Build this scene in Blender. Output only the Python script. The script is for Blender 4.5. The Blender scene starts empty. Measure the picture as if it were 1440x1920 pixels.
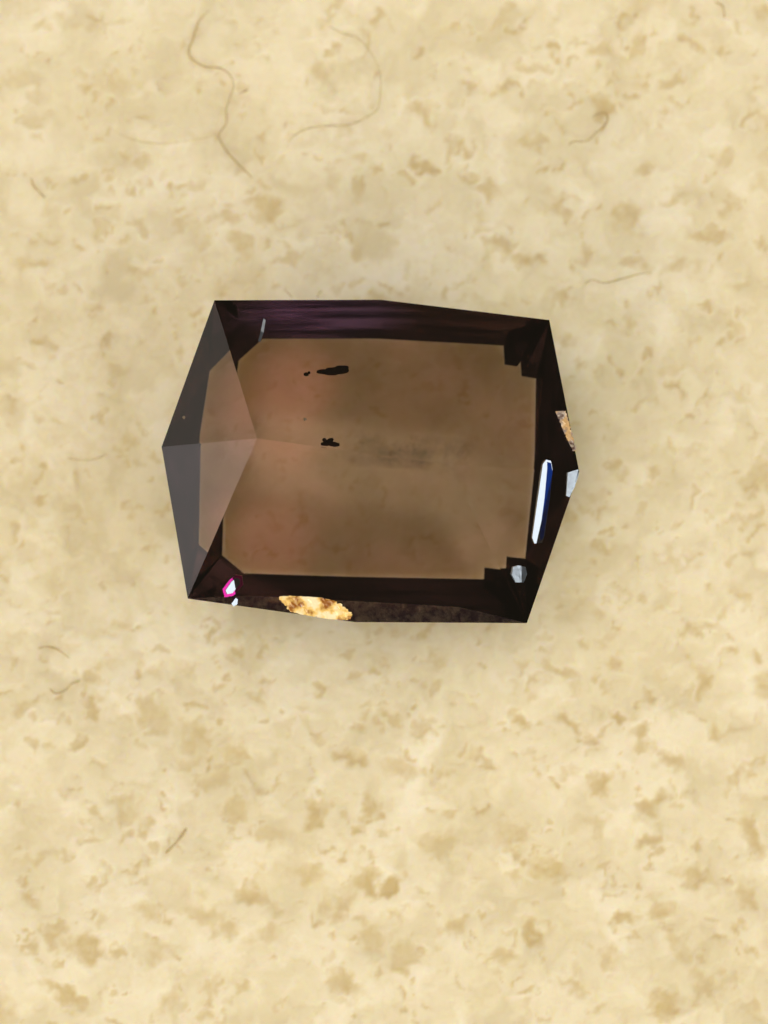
import bpy, bmesh, math, random
import numpy as np
from mathutils import Vector
# one Blender unit is one millimetre of the real stone
S = bpy.context.scene
C = S.collection
S.unit_settings.system = 'METRIC'
S.unit_settings.scale_length = 0.001
R = math.radians
random.seed(4)

# ------------------------------------------------------------------ camera
PXMM = 96.0                       # photograph pixels per millimetre at the girdle
ZG = 2.75                         # girdle height above the sheet
TILT = R(4.0)
DIST = 110.0
cam = bpy.data.cameras.new('camera')
co = bpy.data.objects.new('camera', cam)
C.objects.link(co)
AIM = Vector((0, 0, ZG))
co.location = AIM + DIST * Vector((0, -math.sin(TILT), math.cos(TILT)))
co.rotation_euler = (TILT, 0, 0)
cam.sensor_fit = 'AUTO'
cam.sensor_width = 36
cam.lens = 36 * DIST * PXMM / 1920
cam.clip_start = 1
cam.clip_end = 5000
cam.dof.use_dof = True
cam.dof.focus_distance = DIST - 0.2
cam.dof.aperture_fstop = 0.08
S.camera = co
CAM = Vector(co.location)

# ------------------------------------------------------------------ world, lamps, exposure
w = bpy.data.worlds.new('World')
S.world = w
w.use_nodes = True
bg = w.node_tree.nodes['Background']
bg.inputs['Color'].default_value = (1.0, 0.80, 0.55, 1)
bg.inputs['Strength'].default_value = 0.10


def area_lamp(name, tilt, az, dist, sx, sy, radiance, color):
    """A rectangular lamp standing in the direction (tilt from the vertical, azimuth), facing the stone."""
    d = Vector((math.sin(R(tilt)) * math.cos(R(az)), math.sin(R(tilt)) * math.sin(R(az)), math.cos(R(tilt))))
    l = bpy.data.lights.new(name, 'AREA')
    l.shape = 'RECTANGLE'
    l.size, l.size_y = sx, sy
    l.energy = radiance * math.pi * sx * sy
    l.color = color
    o = bpy.data.objects.new(name, l)
    o.location = AIM + d * dist
    o.rotation_euler = d.to_track_quat('Z', 'Y').to_euler()
    C.objects.link(o)
    return Vector(o.location)


L_MAIN = area_lamp('warm_room_lamp', 11, 138, 600, 330, 330, 4.35, (1.0, 0.87, 0.63))
L_WALL = area_lamp('pale_wall_light', 46, 203, 400, 300, 290, 0.56, (1.0, 0.93, 0.97))
area_lamp('warm_wall_light', 46, 157, 400, 300, 290, 0.50, (1.0, 0.92, 0.80))
L_COOL = area_lamp('cool_tube_lamp', 62, -8, 500, 120, 60, 14.0, (0.80, 0.90, 1.0))
L_GOLD = area_lamp('added_gold_light', 64, -118, 450, 110, 110, 7.0, (1.0, 0.72, 0.34))  # unseen light added to make the lower chip glitter gold

L_FILL = area_lamp('added_low_fill', 63, -46, 600, 560, 420, 2.2, (1.0, 0.87, 0.58))  # unseen fill added to lift and yellow the stone's shadow
area_lamp('added_far_fill', 64, 48, 600, 560, 420, 1.45, (1.0, 0.87, 0.60))  # added fill from the far side, evens out the shadows
area_lamp('added_near_fill', 66, -138, 600, 560, 420, 1.45, (1.0, 0.87, 0.60))  # added fill from the near side, evens out the shadows

S.view_settings.view_transform = 'Standard'
S.view_settings.look = 'None'
S.view_settings.exposure = 0
S.view_settings.gamma = 1
S.cycles.use_denoising = True
S.cycles.max_bounces = 24
S.cycles.transmission_bounces = 24
S.cycles.glossy_bounces = 12
S.cycles.diffuse_bounces = 4
S.cycles.sample_clamp_indirect = 6


# ------------------------------------------------------------------ helpers
def ray(x, y):
    """Direction in the place along which the photograph shows pixel (x, y)."""
    k = 36 / cam.lens / 1920
    v = Vector(((x - 720) * k, (960 - y) * k, -1))
    c, s = math.cos(TILT), math.sin(TILT)
    return Vector((v.x, v.y * c - v.z * s, v.y * s + v.z * c)).normalized()


def at(x, y, z):
    d = ray(x, y)
    return CAM + d * ((z - CAM.z) / d.z)


def on_plane(x, y, p, n):
    d = ray(x, y)
    return CAM + d * ((p - CAM).dot(n) / d.dot(n))


def tag(o, label=None, cat=None, group=None, kind=None):
    for k, v in (('label', label), ('category', cat), ('group', group), ('kind', kind)):
        if v:
            o[k] = v
    return o


def obj(name, verts, faces, mat, parent=None, smooth=False):
    me = bpy.data.meshes.new(name)
    me.from_pydata([tuple(v) for v in verts], [], faces)
    me.materials.append(mat)
    if smooth:
        me.polygons.foreach_set('use_smooth', [True] * len(me.polygons))
    me.update()
    o = bpy.data.objects.new(name, me)
    C.objects.link(o)
    if parent:
        o.parent = parent
        o.matrix_parent_inverse = parent.matrix_world.inverted()
    return o


def mat(name):
    m = bpy.data.materials.new(name)
    m.use_nodes = True
    nt = m.node_tree
    nt.nodes.clear()
    out = nt.nodes.new('ShaderNodeOutputMaterial')
    return m, nt, out


def node(nt, kind, **kw):
    n = nt.nodes.new(kind)
    for k, v in kw.items():
        if k in n.inputs:
            n.inputs[k].default_value = v
        else:
            setattr(n, k, v)
    return n


def ramp(nt, stops):
    n = nt.nodes.new('ShaderNodeValToRGB')
    e = n.color_ramp.elements
    while len(e) < len(stops):
        e.new(0.5)
    for el, (p, c) in zip(e, stops):
        el.position = p
        el.color = c if len(c) == 4 else (*c, 1)
    return n


# ------------------------------------------------------------------ materials
def sheet_material():
    m, nt, out = mat('cream_fibre_sheet')
    L = nt.links.new
    b = node(nt, 'ShaderNodeBsdfPrincipled', Roughness=0.75)
    b.inputs['Specular IOR Level'].default_value = 0.25
    b.inputs['Subsurface Weight'].default_value = 0.8
    b.inputs['Subsurface Radius'].default_value = (1.0, 0.75, 0.22)
    b.inputs['Subsurface Scale'].default_value = 1.2
    fl = node(nt, 'ShaderNodeAttribute', attribute_name='fleck')
    tone = node(nt, 'ShaderNodeAttribute', attribute_name='tone')
    tc = node(nt, 'ShaderNodeTexCoord')
    n1 = node(nt, 'ShaderNodeTexNoise', Scale=7.0, Detail=6.0, Roughness=0.6)
    L(tc.outputs['Object'], n1.inputs['Vector'])
    # fleck edge broken up by fine fibre noise
    a = node(nt, 'ShaderNodeMath', operation='MULTIPLY_ADD')
    a.inputs[1].default_value = 0.6
    a.inputs[2].default_value = -0.30
    L(n1.outputs['Fac'], a.inputs[0])
    s = node(nt, 'ShaderNodeMath', operation='ADD')
    L(fl.outputs['Fac'], s.inputs[0])
    L(a.outputs[0], s.inputs[1])
    rm = ramp(nt, [(0.02, (0, 0, 0)), (0.42, (0.48, 0.48, 0.48)), (0.85, (1, 1, 1))])
    L(s.outputs[0], rm.inputs[0])
    base = ramp(nt, [(0.0, (0.75, 0.70, 0.55)), (0.5, (0.83, 0.79, 0.665)), (1.0, (0.90, 0.872, 0.79))])
    L(tone.outputs['Fac'], base.inputs[0])
    mx = node(nt, 'ShaderNodeMix', data_type='RGBA')
    L(rm.outputs['Color'], mx.inputs[0])
    L(base.outputs['Color'], mx.inputs[6])
    mx.inputs[7].default_value = (0.66, 0.56, 0.335, 1)
    L(mx.outputs[2], b.inputs['Base Color'])
    n2 = node(nt, 'ShaderNodeTexNoise', Scale=14.0, Detail=5.0, Roughness=0.6)
    L(tc.outputs['Object'], n2.inputs['Vector'])
    bp = node(nt, 'ShaderNodeBump', Strength=0.06, Distance=0.03)
    L(n2.outputs['Fac'], bp.inputs['Height'])
    L(bp.outputs[0], b.inputs['Normal'])
    L(b.outputs[0], out.inputs[0])
    return m


def clear_stone():
    m, nt, out = mat('polished_crown')
    g = node(nt, 'ShaderNodeBsdfGlass', IOR=1.76, Roughness=0.0)
    g.inputs['Color'].default_value = (1, 1, 1, 1)
    nt.links.new(g.outputs[0], out.inputs[0])
    return m


def body_stone():
    """Tinted lower part: brown with plum and olive colour zoning running through the crystal."""
    m, nt, out = mat('brown_plum_stone')
    L = nt.links.new
    tc = node(nt, 'ShaderNodeTexCoord')
    n = node(nt, 'ShaderNodeTexNoise', Scale=0.45, Detail=2.0, Roughness=0.45)
    L(tc.outputs['Object'], n.inputs['Vector'])
    r = ramp(nt, [(0.36, (0.59, 0.485, 0.385)), (0.50, (0.635, 0.51, 0.41)), (0.64, (0.70, 0.54, 0.455))])
    L(n.outputs['Fac'], r.inputs[0])
    g = node(nt, 'ShaderNodeBsdfGlass', IOR=1.76, Roughness=0.24)
    col = r.outputs['Color']
    for px_, py_, rad in ((545, 770, 1.25), (520, 1000, 1.25)):      # two lighter, redder zones
        d = node(nt, 'ShaderNodeVectorMath', operation='DISTANCE')
        L(tc.outputs['Object'], d.inputs[0])
        d.inputs[1].default_value = at(px_, py_, 0)
        mr = node(nt, 'ShaderNodeMapRange', interpolation_type='SMOOTHSTEP')
        mr.inputs[1].default_value, mr.inputs[2].default_value = rad, 0.3
        mr.inputs[3].default_value, mr.inputs[4].default_value = 0, 0.75
        L(d.outputs['Value'], mr.inputs[0])
        mx = node(nt, 'ShaderNodeMix', data_type='RGBA')
        L(mr.outputs[0], mx.inputs[0])
        L(col, mx.inputs[6])
        mx.inputs[7].default_value = (0.88, 0.62, 0.545, 1)
        col = mx.outputs[2]
    L(col, g.inputs['Color'])
    L(g.outputs[0], out.inputs[0])
    return m


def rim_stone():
    """Steep lower walls, the dark of internal reflections put into a plum-black tint."""
    m, nt, out = mat('painted_dark_stone')
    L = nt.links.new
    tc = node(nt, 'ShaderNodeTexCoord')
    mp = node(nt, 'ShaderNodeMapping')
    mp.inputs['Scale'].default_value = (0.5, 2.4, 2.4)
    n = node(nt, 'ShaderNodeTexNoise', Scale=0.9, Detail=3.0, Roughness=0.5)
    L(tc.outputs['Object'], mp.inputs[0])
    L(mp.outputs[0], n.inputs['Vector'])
    r = ramp(nt, [(0.40, (0.035, 0.020, 0.024)), (0.66, (0.115, 0.066, 0.095))])  # band darkness from internal reflection painted as a wall tint
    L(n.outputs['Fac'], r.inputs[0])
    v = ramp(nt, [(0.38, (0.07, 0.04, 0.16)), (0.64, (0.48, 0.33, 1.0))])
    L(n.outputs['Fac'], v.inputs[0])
    d = node(nt, 'ShaderNodeVectorMath', operation='DISTANCE')           # violet internal reflection painted in at the upper left
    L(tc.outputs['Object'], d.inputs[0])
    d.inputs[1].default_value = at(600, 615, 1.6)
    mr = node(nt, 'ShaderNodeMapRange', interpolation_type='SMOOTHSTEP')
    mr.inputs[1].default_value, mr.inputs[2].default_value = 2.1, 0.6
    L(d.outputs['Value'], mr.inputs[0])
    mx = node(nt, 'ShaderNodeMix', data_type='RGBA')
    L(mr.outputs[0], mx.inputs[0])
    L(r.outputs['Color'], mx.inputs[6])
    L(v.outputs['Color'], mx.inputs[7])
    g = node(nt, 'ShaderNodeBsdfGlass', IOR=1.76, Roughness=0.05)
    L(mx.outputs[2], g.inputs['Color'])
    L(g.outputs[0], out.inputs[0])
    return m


def frost(name='worn_bevel', rough=0.28, strength=1.0, scale=5.0):
    m, nt, out = mat(name)
    L = nt.links.new
    tc = node(nt, 'ShaderNodeTexCoord')
    n = node(nt, 'ShaderNodeTexNoise', Scale=scale, Detail=5.0, Roughness=0.7)
    L(tc.outputs['Object'], n.inputs['Vector'])
    bp = node(nt, 'ShaderNodeBump', Strength=strength, Distance=0.03)
    L(n.outputs['Fac'], bp.inputs['Height'])
    g = node(nt, 'ShaderNodeBsdfGlass', IOR=1.76, Roughness=rough)
    tn = ramp(nt, [(0.40, (0.26, 0.20, 0.27)), (0.62, (0.62, 0.52, 0.52))])
    L(n.outputs['Fac'], tn.inputs[0])
    L(tn.outputs['Color'], g.inputs['Color'])
    L(bp.outputs[0], g.inputs['Normal'])
    L(g.outputs[0], out.inputs[0])
    return m


def plain(name, color, rough=0.5, metallic=0.0, trans=0.0, ior=1.5, bump=None):
    m, nt, out = mat(name)
    b = node(nt, 'ShaderNodeBsdfPrincipled', Roughness=rough, Metallic=metallic, IOR=ior)
    b.inputs['Transmission Weight'].default_value = trans
    tc = node(nt, 'ShaderNodeTexCoord')
    n = node(nt, 'ShaderNodeTexNoise', Scale=bump[0] if bump else 9.0, Detail=4.0)
    nt.links.new(tc.outputs['Object'], n.inputs['Vector'])
    lo = tuple(c * 0.75 for c in color)
    r = ramp(nt, [(0.3, lo), (0.7, color)])
    nt.links.new(n.outputs['Fac'], r.inputs[0])
    nt.links.new(r.outputs['Color'], b.inputs['Base Color'])
    if bump:
        bp = node(nt, 'ShaderNodeBump', Strength=bump[1], Distance=bump[2])
        nt.links.new(n.outputs['Fac'], bp.inputs['Height'])
        nt.links.new(bp.outputs[0], b.inputs['Normal'])
    nt.links.new(b.outputs[0], out.inputs[0])
    return m


M_SHEET = sheet_material()
M_CROWN = clear_stone()
M_BODY = body_stone()
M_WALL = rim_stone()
M_FROST = frost()
M_GIRDLE = plain('frosted_girdle', (0.10, 0.075, 0.07), 0.45, ior=1.76)
M_DARK = plain('black_mineral', (0.010, 0.004, 0.003), 0.9, ior=1.02)
M_FIBRE = plain('tan_fibre', (0.60, 0.50, 0.33), 0.7)
M_FAINT = plain('pale_fibre', (0.74, 0.67, 0.50), 0.7)
M_DUST = plain('pale_dust', (0.20, 0.16, 0.13), 0.8)

# ------------------------------------------------------------------ the sheet under the stone
rng = np.random.default_rng(11)


def axis(lo, hi, step, far):
    mid = np.arange(lo, hi + step / 2, step)
    out, k = [], step
    p = hi
    while p < far:
        k = min(k * 1.3, 2.5)
        p += k
        out.append(p)
    hi_part = np.array(out)
    return np.concatenate([-(hi_part)[::-1], mid, hi_part]) if abs(lo + hi) < 1e-6 else mid


gx = axis(-8.4, 8.4, 0.042, 45)
gy = axis(-11.2, 11.2, 0.042, 45)
X, Y = np.meshgrid(gx, gy)


def vnoise(x, y, scale, seed):
    r = np.random.default_rng(seed)
    N = 256
    g = r.random((N, N))
    u, v = x * scale + 97.3, y * scale + 55.1
    i, j = np.floor(u).astype(int), np.floor(v).astype(int)
    fu, fv = u - i, v - j
    fu = fu * fu * fu * (fu * (fu * 6 - 15) + 10)
    fv = fv * fv * fv * (fv * (fv * 6 - 15) + 10)
    i0, i1, j0, j1 = i % N, (i + 1) % N, j % N, (j + 1) % N
    return (g[j0, i0] * (1 - fu) + g[j0, i1] * fu) * (1 - fv) + (g[j1, i0] * (1 - fu) + g[j1, i1] * fu) * fv


def fbm(x, y, scale, seed, octaves=4, gain=0.5):
    s, a, t = 0, 1, 0
    ca, sa = math.cos(0.6), math.sin(0.6)
    for k in range(octaves):
        s = s + a * vnoise(x, y, scale, seed + k)
        t += a
        a *= gain
        scale *= 2.03
        x, y = x * ca - y * sa, x * sa + y * ca
    return s / t


# tan flecks: x, y in the photograph, half length, half height, strength
FLECKS = '''945 22 12 16 5;1165 32 18 12 8;847 55 18 14 6;1045 95 16 16 9;1125 100 22 14 7;995 120 26 12 6;880 150 24 10 7
940 163 22 12 7;1202 85 12 24 6;795 215 24 20 7;1130 203 24 22 9;855 275 26 16 6;795 310 34 16 10;1005 262 28 18 6
915 357 36 14 7;1205 332 24 18 7;1050 385 30 18 7;1180 405 28 34 8;935 460 30 14 7;990 480 34 16 8;1110 470 20 20 7
1325 445 34 16 8;1265 370 28 14 6;1262 155 16 12 7;1185 490 30 14 6;1355 287 18 20 7;1275 495 30 16 6;1375 390 16 14 6
232 42 20 14 4;220 160 34 30 5;255 310 20 14 5;605 125 22 24 5;635 20 28 16 6;710 30 16 22 7;420 405 26 16 7
260 420 18 16 6;335 420 22 16 6;500 395 34 24 9;455 465 20 22 6;535 480 30 14 6;675 475 18 20 7;270 520 36 14 6
675 357 16 18 7;610 345 24 24 5;495 257 14 14 6;40 500 24 18 4;60 225 30 14 4;40 150 36 16 4;625 430 20 10 5;350 95 10 12 5
180 1332 20 18 8;175 1277 26 18 7;42 1335 28 20 5;280 1340 36 24 6;262 1270 16 24 6;350 1250 36 18 5;360 1380 30 30 6
450 1415 34 18 7;345 1425 24 20 5;665 1420 26 16 8;595 1520 26 30 9;695 1515 18 34 9;280 1560 18 16 8;510 1570 24 22 6
225 1520 24 24 6;430 1520 24 28 6;580 1635 36 26 7;465 1675 42 24 9;685 1660 34 24 10;635 1695 26 24 7;380 1710 48 24 6
270 1700 34 18 6;110 1745 20 26 7;165 1775 52 22 9;120 1865 50 18 9;415 1755 24 18 7;500 1750 36 22 6;395 1845 18 18 7
450 1855 16 18 7;295 1785 32 20 5;695 1755 28 28 7;645 1840 48 22 8;315 1865 36 22 5;65 1605 38 14 5;55 1770 16 14 6
400 1460 30 26 6;1375 1227 22 14 7;1315 1280 26 34 9;1160 1245 20 20 7;1050 1265 36 14 7;980 1350 24 14 9;1070 1350 22 16 8
1160 1335 26 14 9;1210 1380 32 20 8;1340 1380 36 16 7;785 1365 24 16 6;895 1425 24 14 7;1260 1430 26 20 8;1035 1477 16 14 10
1125 1475 26 20 9;1215 1510 28 24 9;1375 1455 22 24 7;1405 1560 22 42 9;1210 1580 32 16 8;1305 1580 18 16 8;820 1580 44 26 7
750 1450 34 20 6;965 1570 28 24 6;1030 1625 32 20 8;1300 1645 36 28 7;1400 1685 34 24 7;1225 1700 34 22 8;1170 1720 26 14 9
1000 1755 24 26 10;935 1780 26 16 7;850 1735 30 20 7;735 1655 24 22 11;760 1795 34 24 6;1280 1790 28 26 5;1145 1790 30 18 6
1240 1880 28 36 9;1325 1845 34 34 6;1070 1850 26 16 6;1405 1775 18 16 7;1110 1550 34 28 5;1260 690 34 12 4;1330 740 16 12 5
1370 610 24 14 5;1180 600 14 20 6;1290 850 26 14 4;1380 980 22 12 5;1280 1060 26 14 4;1390 1120 26 18 6;210 700 20 16 4
180 575 30 14 5;60 690 24 12 4;240 830 20 14 6;150 960 26 12 4;110 1090 30 14 4;230 1160 16 14 5;40 1180 26 12 4'''
wx = X + 0.30 * (fbm(X, Y, 2.6, 40) - 0.5) * 2 + 0.10 * (fbm(X, Y, 8, 41) - 0.5) * 2
wy = Y + 0.30 * (fbm(X, Y, 2.6, 50) - 0.5) * 2 + 0.10 * (fbm(X, Y, 8, 51) - 0.5) * 2
fleck = np.zeros_like(X)


def stamp(cx, cy, rx, ry, ang, s):
    i0, i1 = np.searchsorted(gx, [cx - 1.6, cx + 1.6])
    j0, j1 = np.searchsorted(gy, [cy - 1.6, cy + 1.6])
    if i0 >= i1 or j0 >= j1:
        return
    dx, dy = wx[j0:j1, i0:i1] - cx, wy[j0:j1, i0:i1] - cy
    ca, sa = math.cos(ang), math.sin(ang)
    q = ((dx * ca + dy * sa) / rx) ** 2 + ((-dx * sa + dy * ca) / ry) ** 2
    fleck[j0:j1, i0:i1] = np.maximum(fleck[j0:j1, i0:i1], s * np.clip((1.9 - q) / 1.7, 0, 1) ** 1.15)


for t in FLECKS.replace('\n', ';').split(';'):
    x, y, a, b, s = map(float, t.split())
    p = at(x, y, 0)
    stamp(p.x, p.y, a * 0.84 / PXMM, b * 0.86 / PXMM, random.uniform(-0.5, 0.3), s / 10 * 0.8)
for k in range(900):              # fine specks, and the sheet beyond the frame
    px, py = random.uniform(-30, 30), random.uniform(-30, 30)
    if abs(px) < 7.6 and abs(py) < 10.2:
        if random.random() < 0.3:
            continue
        r = random.uniform(0.05, 0.12)
    else:
        r = random.uniform(0.12, 0.40)
    stamp(px, py, r * random.uniform(1, 1.7), r, random.uniform(-0.6, 0.6), random.uniform(0.2, 0.6))
for k in range(1500):
    px, py = random.uniform(-7.6, 7.6), random.uniform(-10.2, 10.2)
    r = random.uniform(0.03, 0.10)
    stamp(px, py, r * random.uniform(1, 1.6), r, random.uniform(-0.8, 0.8), random.uniform(0.2, 0.6))
fleck += 0.10 * np.clip((fbm(wx, wy, 1.9, 60, 5) - 0.5) * 4, 0, 1)

cl = fbm(wx, wy, 1.2, 70, 5, 0.55)
tone = np.clip(0.5 + (cl - 0.5) * 1.5 + (fbm(wx, wy, 3.2, 72, 3) - 0.5) * 0.6 + (fbm(X, Y, 0.25, 75, 2) - 0.5) * 0.2, 0, 1)
Z = (fbm(X, Y, 0.22, 80, 2) - 0.5) * 0.30 + (cl - 0.5) * 0.12 + (fbm(wx, wy, 2.5, 90, 3) - 0.5) * 0.035 - 0.05 * fleck
# pressed flat under the stone
st = at(695, 865, 0)
near = np.clip(2.0 - np.hypot((X - st.x) / 3.3, (Y - st.y) / 2.6), 0, 1)
near = near * near * (3 - 2 * near)
Z = Z * (1 - near) - 0.012 * near
ny, nx = X.shape
V = np.stack([X, Y, Z], -1).reshape(-1, 3)
idx = np.arange(nx * ny).reshape(ny, nx)
F = np.stack([idx[:-1, :-1], idx[:-1, 1:], idx[1:, 1:], idx[1:, :-1]], -1).reshape(-1, 4)
me = bpy.data.meshes.new('sheet')
me.vertices.add(len(V))
me.vertices.foreach_set('co', V.astype(np.float32).ravel())
me.loops.add(F.size)
me.loops.foreach_set('vertex_index', F.astype(np.int32).ravel())
me.polygons.add(len(F))
me.polygons.foreach_set('loop_start', np.arange(0, F.size, 4, dtype=np.int32))
me.polygons.foreach_set('loop_total', np.full(len(F), 4, dtype=np.int32))
me.update(calc_edges=True)
me.polygons.foreach_set('use_smooth', [True] * len(me.polygons))
for nm, arr in (('fleck', fleck), ('tone', tone)):
    at_ = me.attributes.new(nm, 'FLOAT', 'POINT')
    at_.data.foreach_set('value', arr.astype(np.float32).ravel())
me.materials.append(M_SHEET)
sheet = bpy.data.objects.new('paper_surface', me)
C.objects.link(sheet)
tag(sheet, kind='structure')


def sheet_z(x, y):
    i = min(max(int(np.searchsorted(gx, x)), 0), nx - 1)
    j = min(max(int(np.searchsorted(gy, y)), 0), ny - 1)
    return float(Z[j, i])


# ------------------------------------------------------------------ the gemstone
gem = bpy.data.objects.new('gemstone', None)
gem.location = at(695, 865, 0)
C.objects.link(gem)
bpy.context.view_layer.update()
tag(gem, 'dark brown faceted gemstone with pointed ends and black border lying on cream paper', 'gemstone')

HC = 0.78
TL, BL = at(402, 563, ZG), at(352, 1122, ZG)
LF, RT = at(303, 838, ZG), at(1086, 884, ZG)
A, B = at(482, 822, ZG + HC), at(842, 871, ZG + HC)
n3 = (A - TL).cross(B - TL).normalized()
n4 = (A - BL).cross(B - BL).normalized()
TM, TR = on_plane(715, 562, TL, n3), on_plane(1030, 600, TL, n3)
BM, BR = on_plane(665, 1166, BL, n4), on_plane(988, 1168, BL, n4)
ring = [TL, TM, TR, RT, BR, BM, BL, LF]           # clockwise as seen


def newell(pts):
    n = Vector((0, 0, 0))
    for i in range(len(pts)):
        n += (pts[i - 1] - pts[0]).cross(pts[i] - pts[0])
    return n


def facet(name, pts, m, out_dir):
    if newell(pts).dot(out_dir) < 0:
        pts = pts[::-1]
    return obj(name, pts, [list(range(len(pts)))], m, gem)


UP = Vector((0, 0, 1))
facet('crown_facet', [TL, TM, TR, B, A], M_CROWN, UP)
i1, i2, i3 = (on_plane(x, y, BL, n4) for x, y in ((470, 1117), (665, 1127), (860, 1138)))
facet('crown_facet', [BL, i1, i2, i3, BR, B, A], M_CROWN, UP)
BM = BM - Vector((0, 0, 0.13))
BM = at(665, 1166, BM.z)
ring[5] = BM
o = obj('bevel', [BL, i1, i2, i3, BR, BM], [[0, 5, 1], [1, 5, 2], [2, 5, 3], [3, 5, 4]], M_FROST, gem)
tag(o, 'worn greyish bevel along the lower edge of the stone')
facet('crown_facet', [TL, A, LF], M_CROWN, UP)
facet('crown_facet', [LF, A, BL], M_CROWN, UP)
facet('crown_facet', [TR, B, RT], M_CROWN, UP)
facet('crown_facet', [RT, B, BR], M_CROWN, UP)
GT = 0.07
low = [p - Vector((0, 0, GT)) for p in ring]
ctr = at(695, 865, ZG)
fs = [[i, (i + 1) % 8, 8 + (i + 1) % 8, 8 + i] for i in range(8)]
n = (ring[1] - ring[0]).cross(low[1] - ring[0])
if n.dot((ring[0] + ring[1]) / 2 - ctr) < 0:
    fs = [f[::-1] for f in fs]
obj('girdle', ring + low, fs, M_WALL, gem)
# pavilion: steep wall down to a shallow keel the stone stands on
ZC = 0.02
CUL = [(446, 724), (490, 682), (700, 680), (937, 692), (939, 729), (967, 733), (962, 880), (946, 1046), (910, 1042), (909, 1064), (660, 1060), (464, 1054), (424, 1020), (430, 840)]
TOP = [0, 0, 1, 2, 2, 2, 3, 4, 4, 4, 5, 6, 6, 7]          # girdle corner above each corner of the keel outline
cul = [at(*p, ZC) for p in CUL]
NC = len(CUL)
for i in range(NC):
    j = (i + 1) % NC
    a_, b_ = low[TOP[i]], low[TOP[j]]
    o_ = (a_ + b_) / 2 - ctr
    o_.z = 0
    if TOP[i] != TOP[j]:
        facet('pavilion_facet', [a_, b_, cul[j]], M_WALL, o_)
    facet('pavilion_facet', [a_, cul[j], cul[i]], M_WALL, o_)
DN = -UP
facet('keel_facet', cul, M_BODY, DN)


def blob(name, x, y, rx, ry, z, mat_, ang=0.0, seed=1, parent=gem, rz=0.06, lump=1.0):
    """A lumpy grain of material, half sizes in photograph pixels."""
    bm = bmesh.new()
    bmesh.ops.create_icosphere(bm, subdivisions=3, radius=1)
    r = random.Random(seed)
    ph = [r.uniform(0, 6.28) for _ in range(6)]
    ca, sa = math.cos(ang), math.sin(ang)
    c0 = at(x, y, z)
    for v in bm.verts:
        p = v.co.copy()
        k = 1 + lump * (0.22 * math.sin(3 * p.x + ph[0]) * math.sin(4 * p.y + ph[1]) + 0.14 * math.sin(7 * p.x + ph[2]) + 0.12 * math.sin(8 * p.y + ph[3] + 3 * p.x))
        q = Vector((p.x * k * rx / PXMM, p.y * k * ry / PXMM, p.z * k * rz))
        v.co = c0 + Vector((q.x * ca - q.y * sa, q.x * sa + q.y * ca, q.z))
    me = bpy.data.meshes.new(name)
    bm.to_mesh(me)
    bm.free()
    me.materials.append(mat_)
    o = bpy.data.objects.new(name, me)
    C.objects.link(o)
    if parent:
        o.parent = parent
        o.matrix_parent_inverse = parent.matrix_world.inverted()
    return o




def grains(label, parts, z):
    """Several grown-together mineral grains: (x, y, half width, half height, turn) in photograph pixels."""
    bits = [blob('inclusion', x, y, a, b, z, M_DARK, t, k, rz=0.035, lump=0.3) for k, (x, y, a, b, t) in enumerate(parts)]
    bm = bmesh.new()
    for b in bits:
        bm.from_mesh(b.data)
    o = bits[0]
    bm.to_mesh(o.data)
    bm.free()
    for b in bits[1:]:
        bpy.data.objects.remove(b)
    tag(o, label)


grains('long black inclusion high in the brown window', [(638, 695, 17, 9, 0.12), (622, 698, 18, 8, 0.1), (606, 699, 13, 5, 0.0)], ZG + 0.22)
grains('tiny black inclusion left of the long one', [(574, 704, 5, 4, 0), (579, 701, 3, 3, 0)], ZG + 0.22)
grains('ragged black inclusion in the middle of the stone', [(612, 834, 11, 5, 0.1), (624, 835, 11, 5, -0.1), (618, 829, 8, 5, 0.5), (608, 827, 4, 4, 0), (631, 836, 6, 4, 0)], ZG + 0.60)


def flake(name, pts, base, lamp, mat_, lift=0.012, thick=0.12, tilt=(0, 0)):
    """A little flat break whose face looks half way between the lens and a lamp. base = (point, normal) of the facet it sits in."""
    cx, cy = sum(p[0] for p in pts) / len(pts), sum(p[1] for p in pts) / len(pts)
    p = on_plane(cx, cy, *base)
    n = ((CAM - p).normalized() + (lamp - p).normalized()).normalized()
    n = (n + Vector((tilt[0], tilt[1], 0))).normalized()
    top = [on_plane(x, y, p + base[1] * lift, n) for x, y in pts]
    k = len(pts)
    bot = [q - base[1] * thick for q in top]
    f = [list(range(k)), list(range(k, 2 * k))[::-1]] + [[i, i + k, (i + 1) % k + k, (i + 1) % k] for i in range(k)]
    if newell(top).dot(n) < 0:
        f = [q[::-1] for q in f]
    return obj(name, top + bot, f, mat_, gem)


def plane(a, b, c):
    n = (b - a).cross(c - a).normalized()
    return (a, n if n.z > 0 else -n)


P4 = (BL, n4 if n4.z > 0 else -n4)
P3 = (TL, n3 if n3.z > 0 else -n3)
PR1, PR2 = plane(TR, B, RT), plane(RT, B, BR)
M_COOLGLASS = plain('bright_break', (0.05, 0.05, 0.06), 0.12, ior=1.76)
M_MIST = plain('blue_sheen_break', (0.18, 0.23, 0.33), 0.20, ior=1.76, bump=(12, 0.3, 0.02))  # bluish reflection painted into the base colour
M_PINK = plain('painted_magenta_fire', (0.45, 0.02, 0.20), 0.35, metallic=1.0)  # magenta of dispersed light painted on as coloured metal
M_BLUE = plain('painted_blue_fire', (0.006, 0.02, 0.12), 0.4, metallic=1.0)  # blue edge of the flash painted on as coloured metal
o = flake('flash_facet', [(1018, 870), (1024, 862), (1033, 864), (1036, 880), (1031, 935), (1021, 1003), (1016, 1018), (1002, 1019), (998, 1008), (1007, 945)], PR2, L_COOL, M_COOLGLASS)
tag(o, 'narrow facet flashing blue white near the right end')
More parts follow.
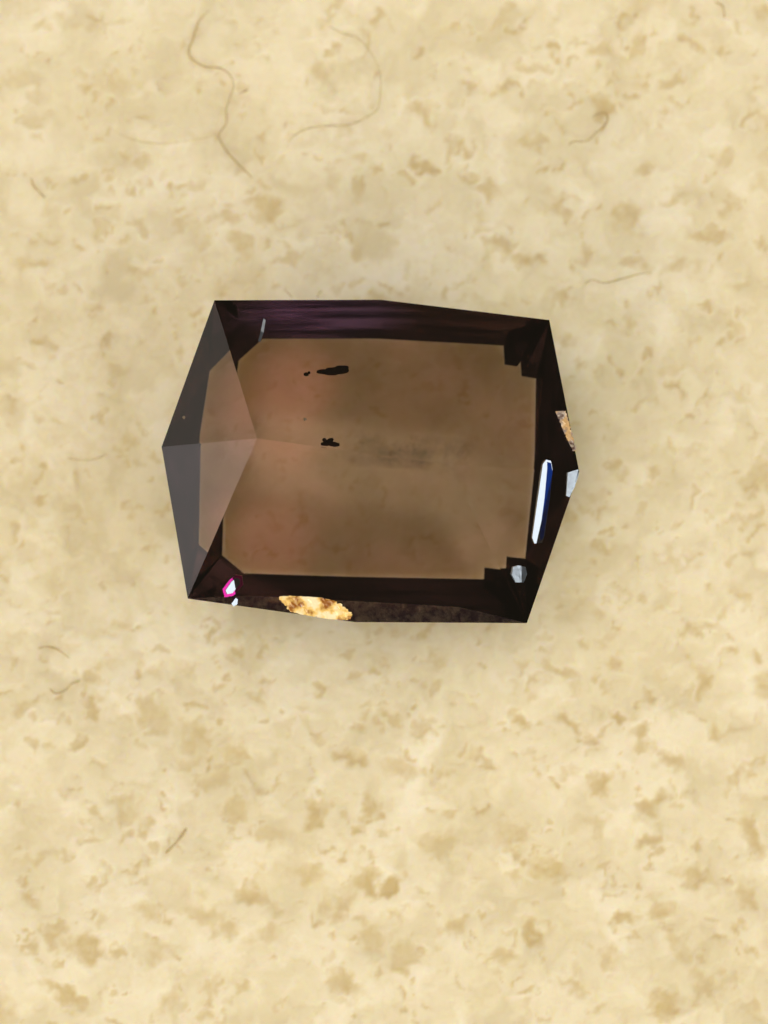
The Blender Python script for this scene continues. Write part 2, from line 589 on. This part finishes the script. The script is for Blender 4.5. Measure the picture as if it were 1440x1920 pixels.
h = flake('painted_fringe', [(1026, 866), (1033, 868), (1036, 884), (1030, 940), (1018, 1010), (1013, 1014), (1012, 1000), (1021, 935), (1026, 880)], PR2, L_COOL, M_BLUE, lift=0.004)
h.parent = o
h.matrix_parent_inverse = o.matrix_world.inverted()
o = flake('flash_facet', [(962, 1063), (972, 1060), (985, 1063), (988, 1077), (982, 1092), (967, 1092), (960, 1078)], PR2, L_COOL, M_MIST, tilt=(0.03, 0.05))
tag(o, 'small facet painted with a misty blue reflection at the lower right corner')
o = flake('chip', [(1065, 886), (1084, 880), (1085, 890), (1078, 912), (1068, 932), (1062, 930)], PR2, L_COOL, M_MIST, thick=0.05)
tag(o, 'chip painted with a pale blue reflection at the right point of the stone')
o = flake('flash_facet', [(444, 1083), (450, 1086), (450, 1095), (436, 1112), (426, 1114), (423, 1107), (434, 1091)], P4, L_COOL, M_COOLGLASS, lift=0.020)
tag(o, 'white spark with a painted magenta fringe in the lower left corner')
h = flake('painted_fringe', [(442, 1078), (454, 1079), (456, 1096), (438, 1117), (421, 1120), (417, 1105), (430, 1088)], P4, L_COOL, M_PINK, lift=0.012)
h.parent = o
h.matrix_parent_inverse = o.matrix_world.inverted()
o = flake('flash_facet', [(442, 1121), (446, 1124), (445, 1133), (438, 1137), (434, 1132)], P4, L_COOL, M_COOLGLASS, lift=0.03)
tag(o, 'tiny white spark below the magenta one')


def rough_chip(name, pts, z, mat_, seed, step=7, amp=0.03):
    """A broken, many-faced patch: jittered grid of little faces inside the outline."""
    r = random.Random(seed)
    bm = bmesh.new()
    xs, ys = [p[0] for p in pts], [p[1] for p in pts]

    def inside(x, y):
        c = False
        for i in range(len(pts)):
            (x1, y1), (x2, y2) = pts[i], pts[i - 1]
            if (y1 > y) != (y2 > y) and x < (x2 - x1) * (y - y1) / (y2 - y1) + x1:
                c = not c
        return c

    def nearest(x, y):
        best = None
        for i in range(len(pts)):
            (x1, y1), (x2, y2) = pts[i - 1], pts[i]
            t = max(0, min(1, ((x - x1) * (x2 - x1) + (y - y1) * (y2 - y1)) / ((x2 - x1) ** 2 + (y2 - y1) ** 2)))
            a, b = x1 + t * (x2 - x1), y1 + t * (y2 - y1)
            d = (a - x) ** 2 + (b - y) ** 2
            if best is None or d < best[0]:
                best = (d, a + r.uniform(-.4, .4), b + r.uniform(-.4, .4))
        return best[1:]
    g = {}
    nx_, ny_ = int((max(xs) - min(xs)) / step) + 2, int((max(ys) - min(ys)) / step) + 2
    for i in range(nx_):
        for j in range(ny_):
            x, y = min(xs) + i * step + r.uniform(-1.5, 1.5), min(ys) + j * step + r.uniform(-1.5, 1.5)
            ok = inside(x, y)
            if not ok:
                x, y = nearest(x, y)
            zz = z(x, y) + r.uniform(0, amp) + 0.01
            g[i, j] = (bm.verts.new(at(x, y, zz)), ok)
    for i in range(nx_ - 1):
        for j in range(ny_ - 1):
            q = [g[i, j], g[i, j + 1], g[i + 1, j + 1], g[i + 1, j]]
            if sum(k[1] for k in q) >= 2:
                bm.faces.new([q[0][0], q[1][0], q[2][0]])
                bm.faces.new([q[0][0], q[2][0], q[3][0]])
    bmesh.ops.delete(bm, geom=[v for v in bm.verts if not v.link_faces], context='VERTS')
    ext = bmesh.ops.extrude_face_region(bm, geom=bm.faces[:])
    bmesh.ops.translate(bm, vec=(0, 0, -0.08), verts=[v for v in ext['geom'] if isinstance(v, bmesh.types.BMVert)])
    bmesh.ops.dissolve_degenerate(bm, dist=1e-5, edges=bm.edges[:])
    bmesh.ops.recalc_face_normals(bm, faces=bm.faces[:])
    me = bpy.data.meshes.new(name)
    bm.to_mesh(me)
    bm.free()
    me.materials.append(mat_)
    o = bpy.data.objects.new(name, me)
    C.objects.link(o)
    o.parent = gem
    o.matrix_parent_inverse = gem.matrix_world.inverted()
    return o


def chip_material(name, a, b, c, scale):
    m, nt, out = mat(name)
    L = nt.links.new
    tc = node(nt, 'ShaderNodeTexCoord')
    n = node(nt, 'ShaderNodeTexNoise', Scale=scale, Detail=3.0)
    L(tc.outputs['Object'], n.inputs['Vector'])
    r = ramp(nt, [(0.38, a), (0.5, b), (0.6, c)])
    L(n.outputs['Fac'], r.inputs[0])
    p = node(nt, 'ShaderNodeBsdfPrincipled', Roughness=0.2, IOR=1.76)
    L(r.outputs['Color'], p.inputs['Base Color'])
    L(p.outputs[0], out.inputs[0])
    return m


M_GOLDGLINT = chip_material('painted_gold_glint', (0.32, 0.12, 0.02), (0.92, 0.66, 0.24), (0.97, 0.90, 0.68), 3.6)  # golden sparkle of reflected light painted into the base colour
M_PALECHIP = chip_material('painted_pale_glint', (0.10, 0.06, 0.05), (0.30, 0.25, 0.26), (0.62, 0.42, 0.22), 4.0)  # pale reflections and a gold sparkle painted into the base colour
bz = lambda x, y: i2.z + (BM.z - i2.z) * min(1, max(0, (y - 1122 - (x - 560) * 0.02) / 42))
o = rough_chip('chip', [(518, 1119), (545, 1117), (600, 1120), (635, 1128), (662, 1150), (657, 1163), (610, 1160), (570, 1153), (540, 1146), (533, 1134)], bz, M_GOLDGLINT, 2, step=5, amp=0.025)
tag(o, 'chip with painted golden glitter on the lower edge of the stone')
gz = lambda x, y: ZG + 0.02
o = rough_chip('chip', [(1041, 771), (1061, 770), (1068, 795), (1075, 820), (1081, 850), (1074, 846), (1058, 812)], gz, M_PALECHIP, 5, step=4, amp=0.02)
tag(o, 'broken chip with painted pale reflections on the upper right edge of the stone')
o = flake('scratch', [(494, 597), (498, 600), (494, 625), (488, 643), (484, 641), (489, 620)], P3, L_WALL, M_MIST, lift=0.006, thick=0.03)
tag(o, 'short pale scratch in the upper left of the stone')


def veil_material():
    m, nt, out = mat('smoky_feather')
    L = nt.links.new
    tc = node(nt, 'ShaderNodeTexCoord')
    n = node(nt, 'ShaderNodeTexNoise', Scale=1.6, Detail=5.0, Roughness=0.65)
    L(tc.outputs['Object'], n.inputs['Vector'])
    edge = node(nt, 'ShaderNodeAttribute', attribute_name='edge')
    mu = node(nt, 'ShaderNodeMath', operation='MULTIPLY')
    r = ramp(nt, [(0.40, (0, 0, 0)), (0.70, (0.6, 0.6, 0.6))])
    L(n.outputs['Fac'], r.inputs[0])
    L(r.outputs['Color'], mu.inputs[0])
    L(edge.outputs['Fac'], mu.inputs[1])
    t = node(nt, 'ShaderNodeBsdfTransparent')
    d = node(nt, 'ShaderNodeBsdfDiffuse')
    d.inputs['Color'].default_value = (0.03, 0.016, 0.012, 1)
    mx = node(nt, 'ShaderNodeMixShader')
    L(mu.outputs[0], mx.inputs[0])
    L(t.outputs[0], mx.inputs[1])
    L(d.outputs[0], mx.inputs[2])
    L(mx.outputs[0], out.inputs[0])
    return m


# smoky feather running to the right of the middle inclusion, a curled sheet inside the crystal
fv, ff, fe = [], [], []
for i in range(33):
    for j in range(9):
        u, v = i / 32, j / 8
        x, y = 640 + 260 * u, 838 + 22 * u + (v - 0.5) * (70 - 20 * u)
        fv.append(at(x, y, ZG + 0.10 + 0.10 * math.sin(5 * u) + 0.12 * (v - 0.5)))
        fe.append(math.sin(math.pi * u) ** 0.7 * math.sin(math.pi * v) ** 0.8)
for i in range(32):
    for j in range(8):
        ff.append([i * 9 + j, i * 9 + j + 1, (i + 1) * 9 + j + 1, (i + 1) * 9 + j])
o = obj('feather_inclusion', fv, ff, veil_material(), gem, smooth=True)
o.data.attributes.new('edge', 'FLOAT', 'POINT').data.foreach_set('value', fe)
tag(o, 'faint smoky feather inside the middle of the stone')
for x, y, r_ in ((572, 786, 3), (345, 783, 3)):
    pl = P3 if x > 500 else plane(TL, A, LF)
    blob('dust_speck', x, y, r_, r_, on_plane(x, y, *pl).z, M_DUST, 0, x, rz=0.02)

# ------------------------------------------------------------------ loose fibres on the sheet
FIB = [
    ('long tan fibre curling down the upper left of the paper', 0.030, [(392, 18), (372, 40), (362, 72), (354, 95), (362, 112), (385, 125), (412, 128), (430, 140), (438, 160), (430, 185), (424, 205), (424, 230), (410, 254), (425, 282), (445, 305), (460, 320), (473, 333)]),
    ('long pale fibre looping like a hook at the top centre of the paper', 0.026, [(618, 50), (640, 62), (672, 72), (695, 98), (708, 122), (714, 150), (712, 185), (706, 207), (680, 224), (655, 234), (620, 236), (580, 240), (555, 252), (544, 262), (538, 278)]),
    ('dark fibre bent through a tan fleck at the upper right', 0.030, [(1066, 272), (1075, 265), (1100, 263), (1118, 248), (1132, 236), (1140, 222), (1134, 210), (1118, 214), (1110, 220)]),
    ('thin wavy fibre lying right above the upper right corner of the stone', 0.022, [(1096, 532), (1112, 524), (1132, 530), (1160, 524), (1195, 514), (1222, 510)]),
    ('short dark fibre bent near the left edge of the paper', 0.028, [(58, 332), (62, 346), (72, 358), (84, 370)]),
    ('short hooked fibre at the top right corner of the paper', 0.030, [(1340, 2), (1354, 8), (1358, 18), (1359, 32)]),
    ('short arched fibre left of the stone, low on the paper', 0.030, [(70, 1216), (88, 1212), (108, 1218), (130, 1234)]),
    ('curled fibre below the arched one at the left', 0.028, [(92, 1290), (104, 1300), (122, 1294), (134, 1282), (150, 1276)]),
    ('short thick straight fibre in the lower left of the paper', 0.045, [(310, 1600), (326, 1584), (340, 1568), (350, 1552)]),
    ('faint fibre lying flat left of the stone', 0.020, [(125, 858), (150, 862), (178, 860), (200, 850)]),
    ('faint long fibre lying left of the long tan one', 0.013, [(206, 240), (240, 258), (280, 268), (320, 268), (360, 262), (402, 254)]),
    ('tiny fibre sticking out above the top edge of the stone, left one', 0.018, [(533, 542), (541, 550), (548, 558)]),
    ('tiny fibre sticking out above the top edge of the stone, right one', 0.018, [(603, 545), (597, 551), (595, 558)]),
    ('tiny dark fibre beside the bend of the long tan one', 0.028, [(448, 175), (458, 171), (466, 168)]),
]


def catmull(p, k=8):
    out = []
    for i in range(len(p) - 1):
        a, b, c, d = (Vector(p[min(max(j, 0), len(p) - 1)]) for j in (i - 1, i, i + 1, i + 2))
        for t in range(k):
            t /= k
            out.append(0.5 * ((2 * b) + (c - a) * t + (2 * a - 5 * b + 4 * c - d) * t * t + (3 * b - a - 3 * c + d) * t ** 3))
    out.append(Vector(p[-1]))
    return out


for k, (label, rad, pts) in enumerate(FIB):
    base = [at(x, y, 0.05).to_2d() for x, y in pts]
    path = catmull(base)
    verts, faces, ns = [], [], 7
    ph = random.uniform(0, 6)
    for i, p in enumerate(path):
        t = (path[min(i + 1, len(path) - 1)] - path[max(i - 1, 0)]).normalized()
        s_ = Vector((-t.y, t.x))
        f = i / (len(path) - 1)
        r = 0.68 * rad * (0.75 + 0.25 * math.sin(9 * f + ph)) * min(1, 0.35 + 6 * f, 0.35 + 6 * (1 - f))
        z = sheet_z(p.x, p.y) + rad * (0.5 + 0.5 * math.sin(5 * f + ph))
        for q in range(ns):
            a_ = 2 * math.pi * q / ns
            verts.append((p.x + s_.x * math.cos(a_) * r, p.y + s_.y * math.cos(a_) * r, z + math.sin(a_) * r))
    for i in range(len(path) - 1):
        for q in range(ns):
            faces.append([i * ns + q, i * ns + (q + 1) % ns, (i + 1) * ns + (q + 1) % ns, (i + 1) * ns + q])
    faces += [list(range(ns))[::-1], [(len(path) - 1) * ns + q for q in range(ns)]]
    o = obj('fibre', verts, faces, M_FAINT if ('pale' in label or 'faint' in label) else M_FIBRE, smooth=True)
    tag(o, label, 'fibre', 'loose fibres lying on the paper')
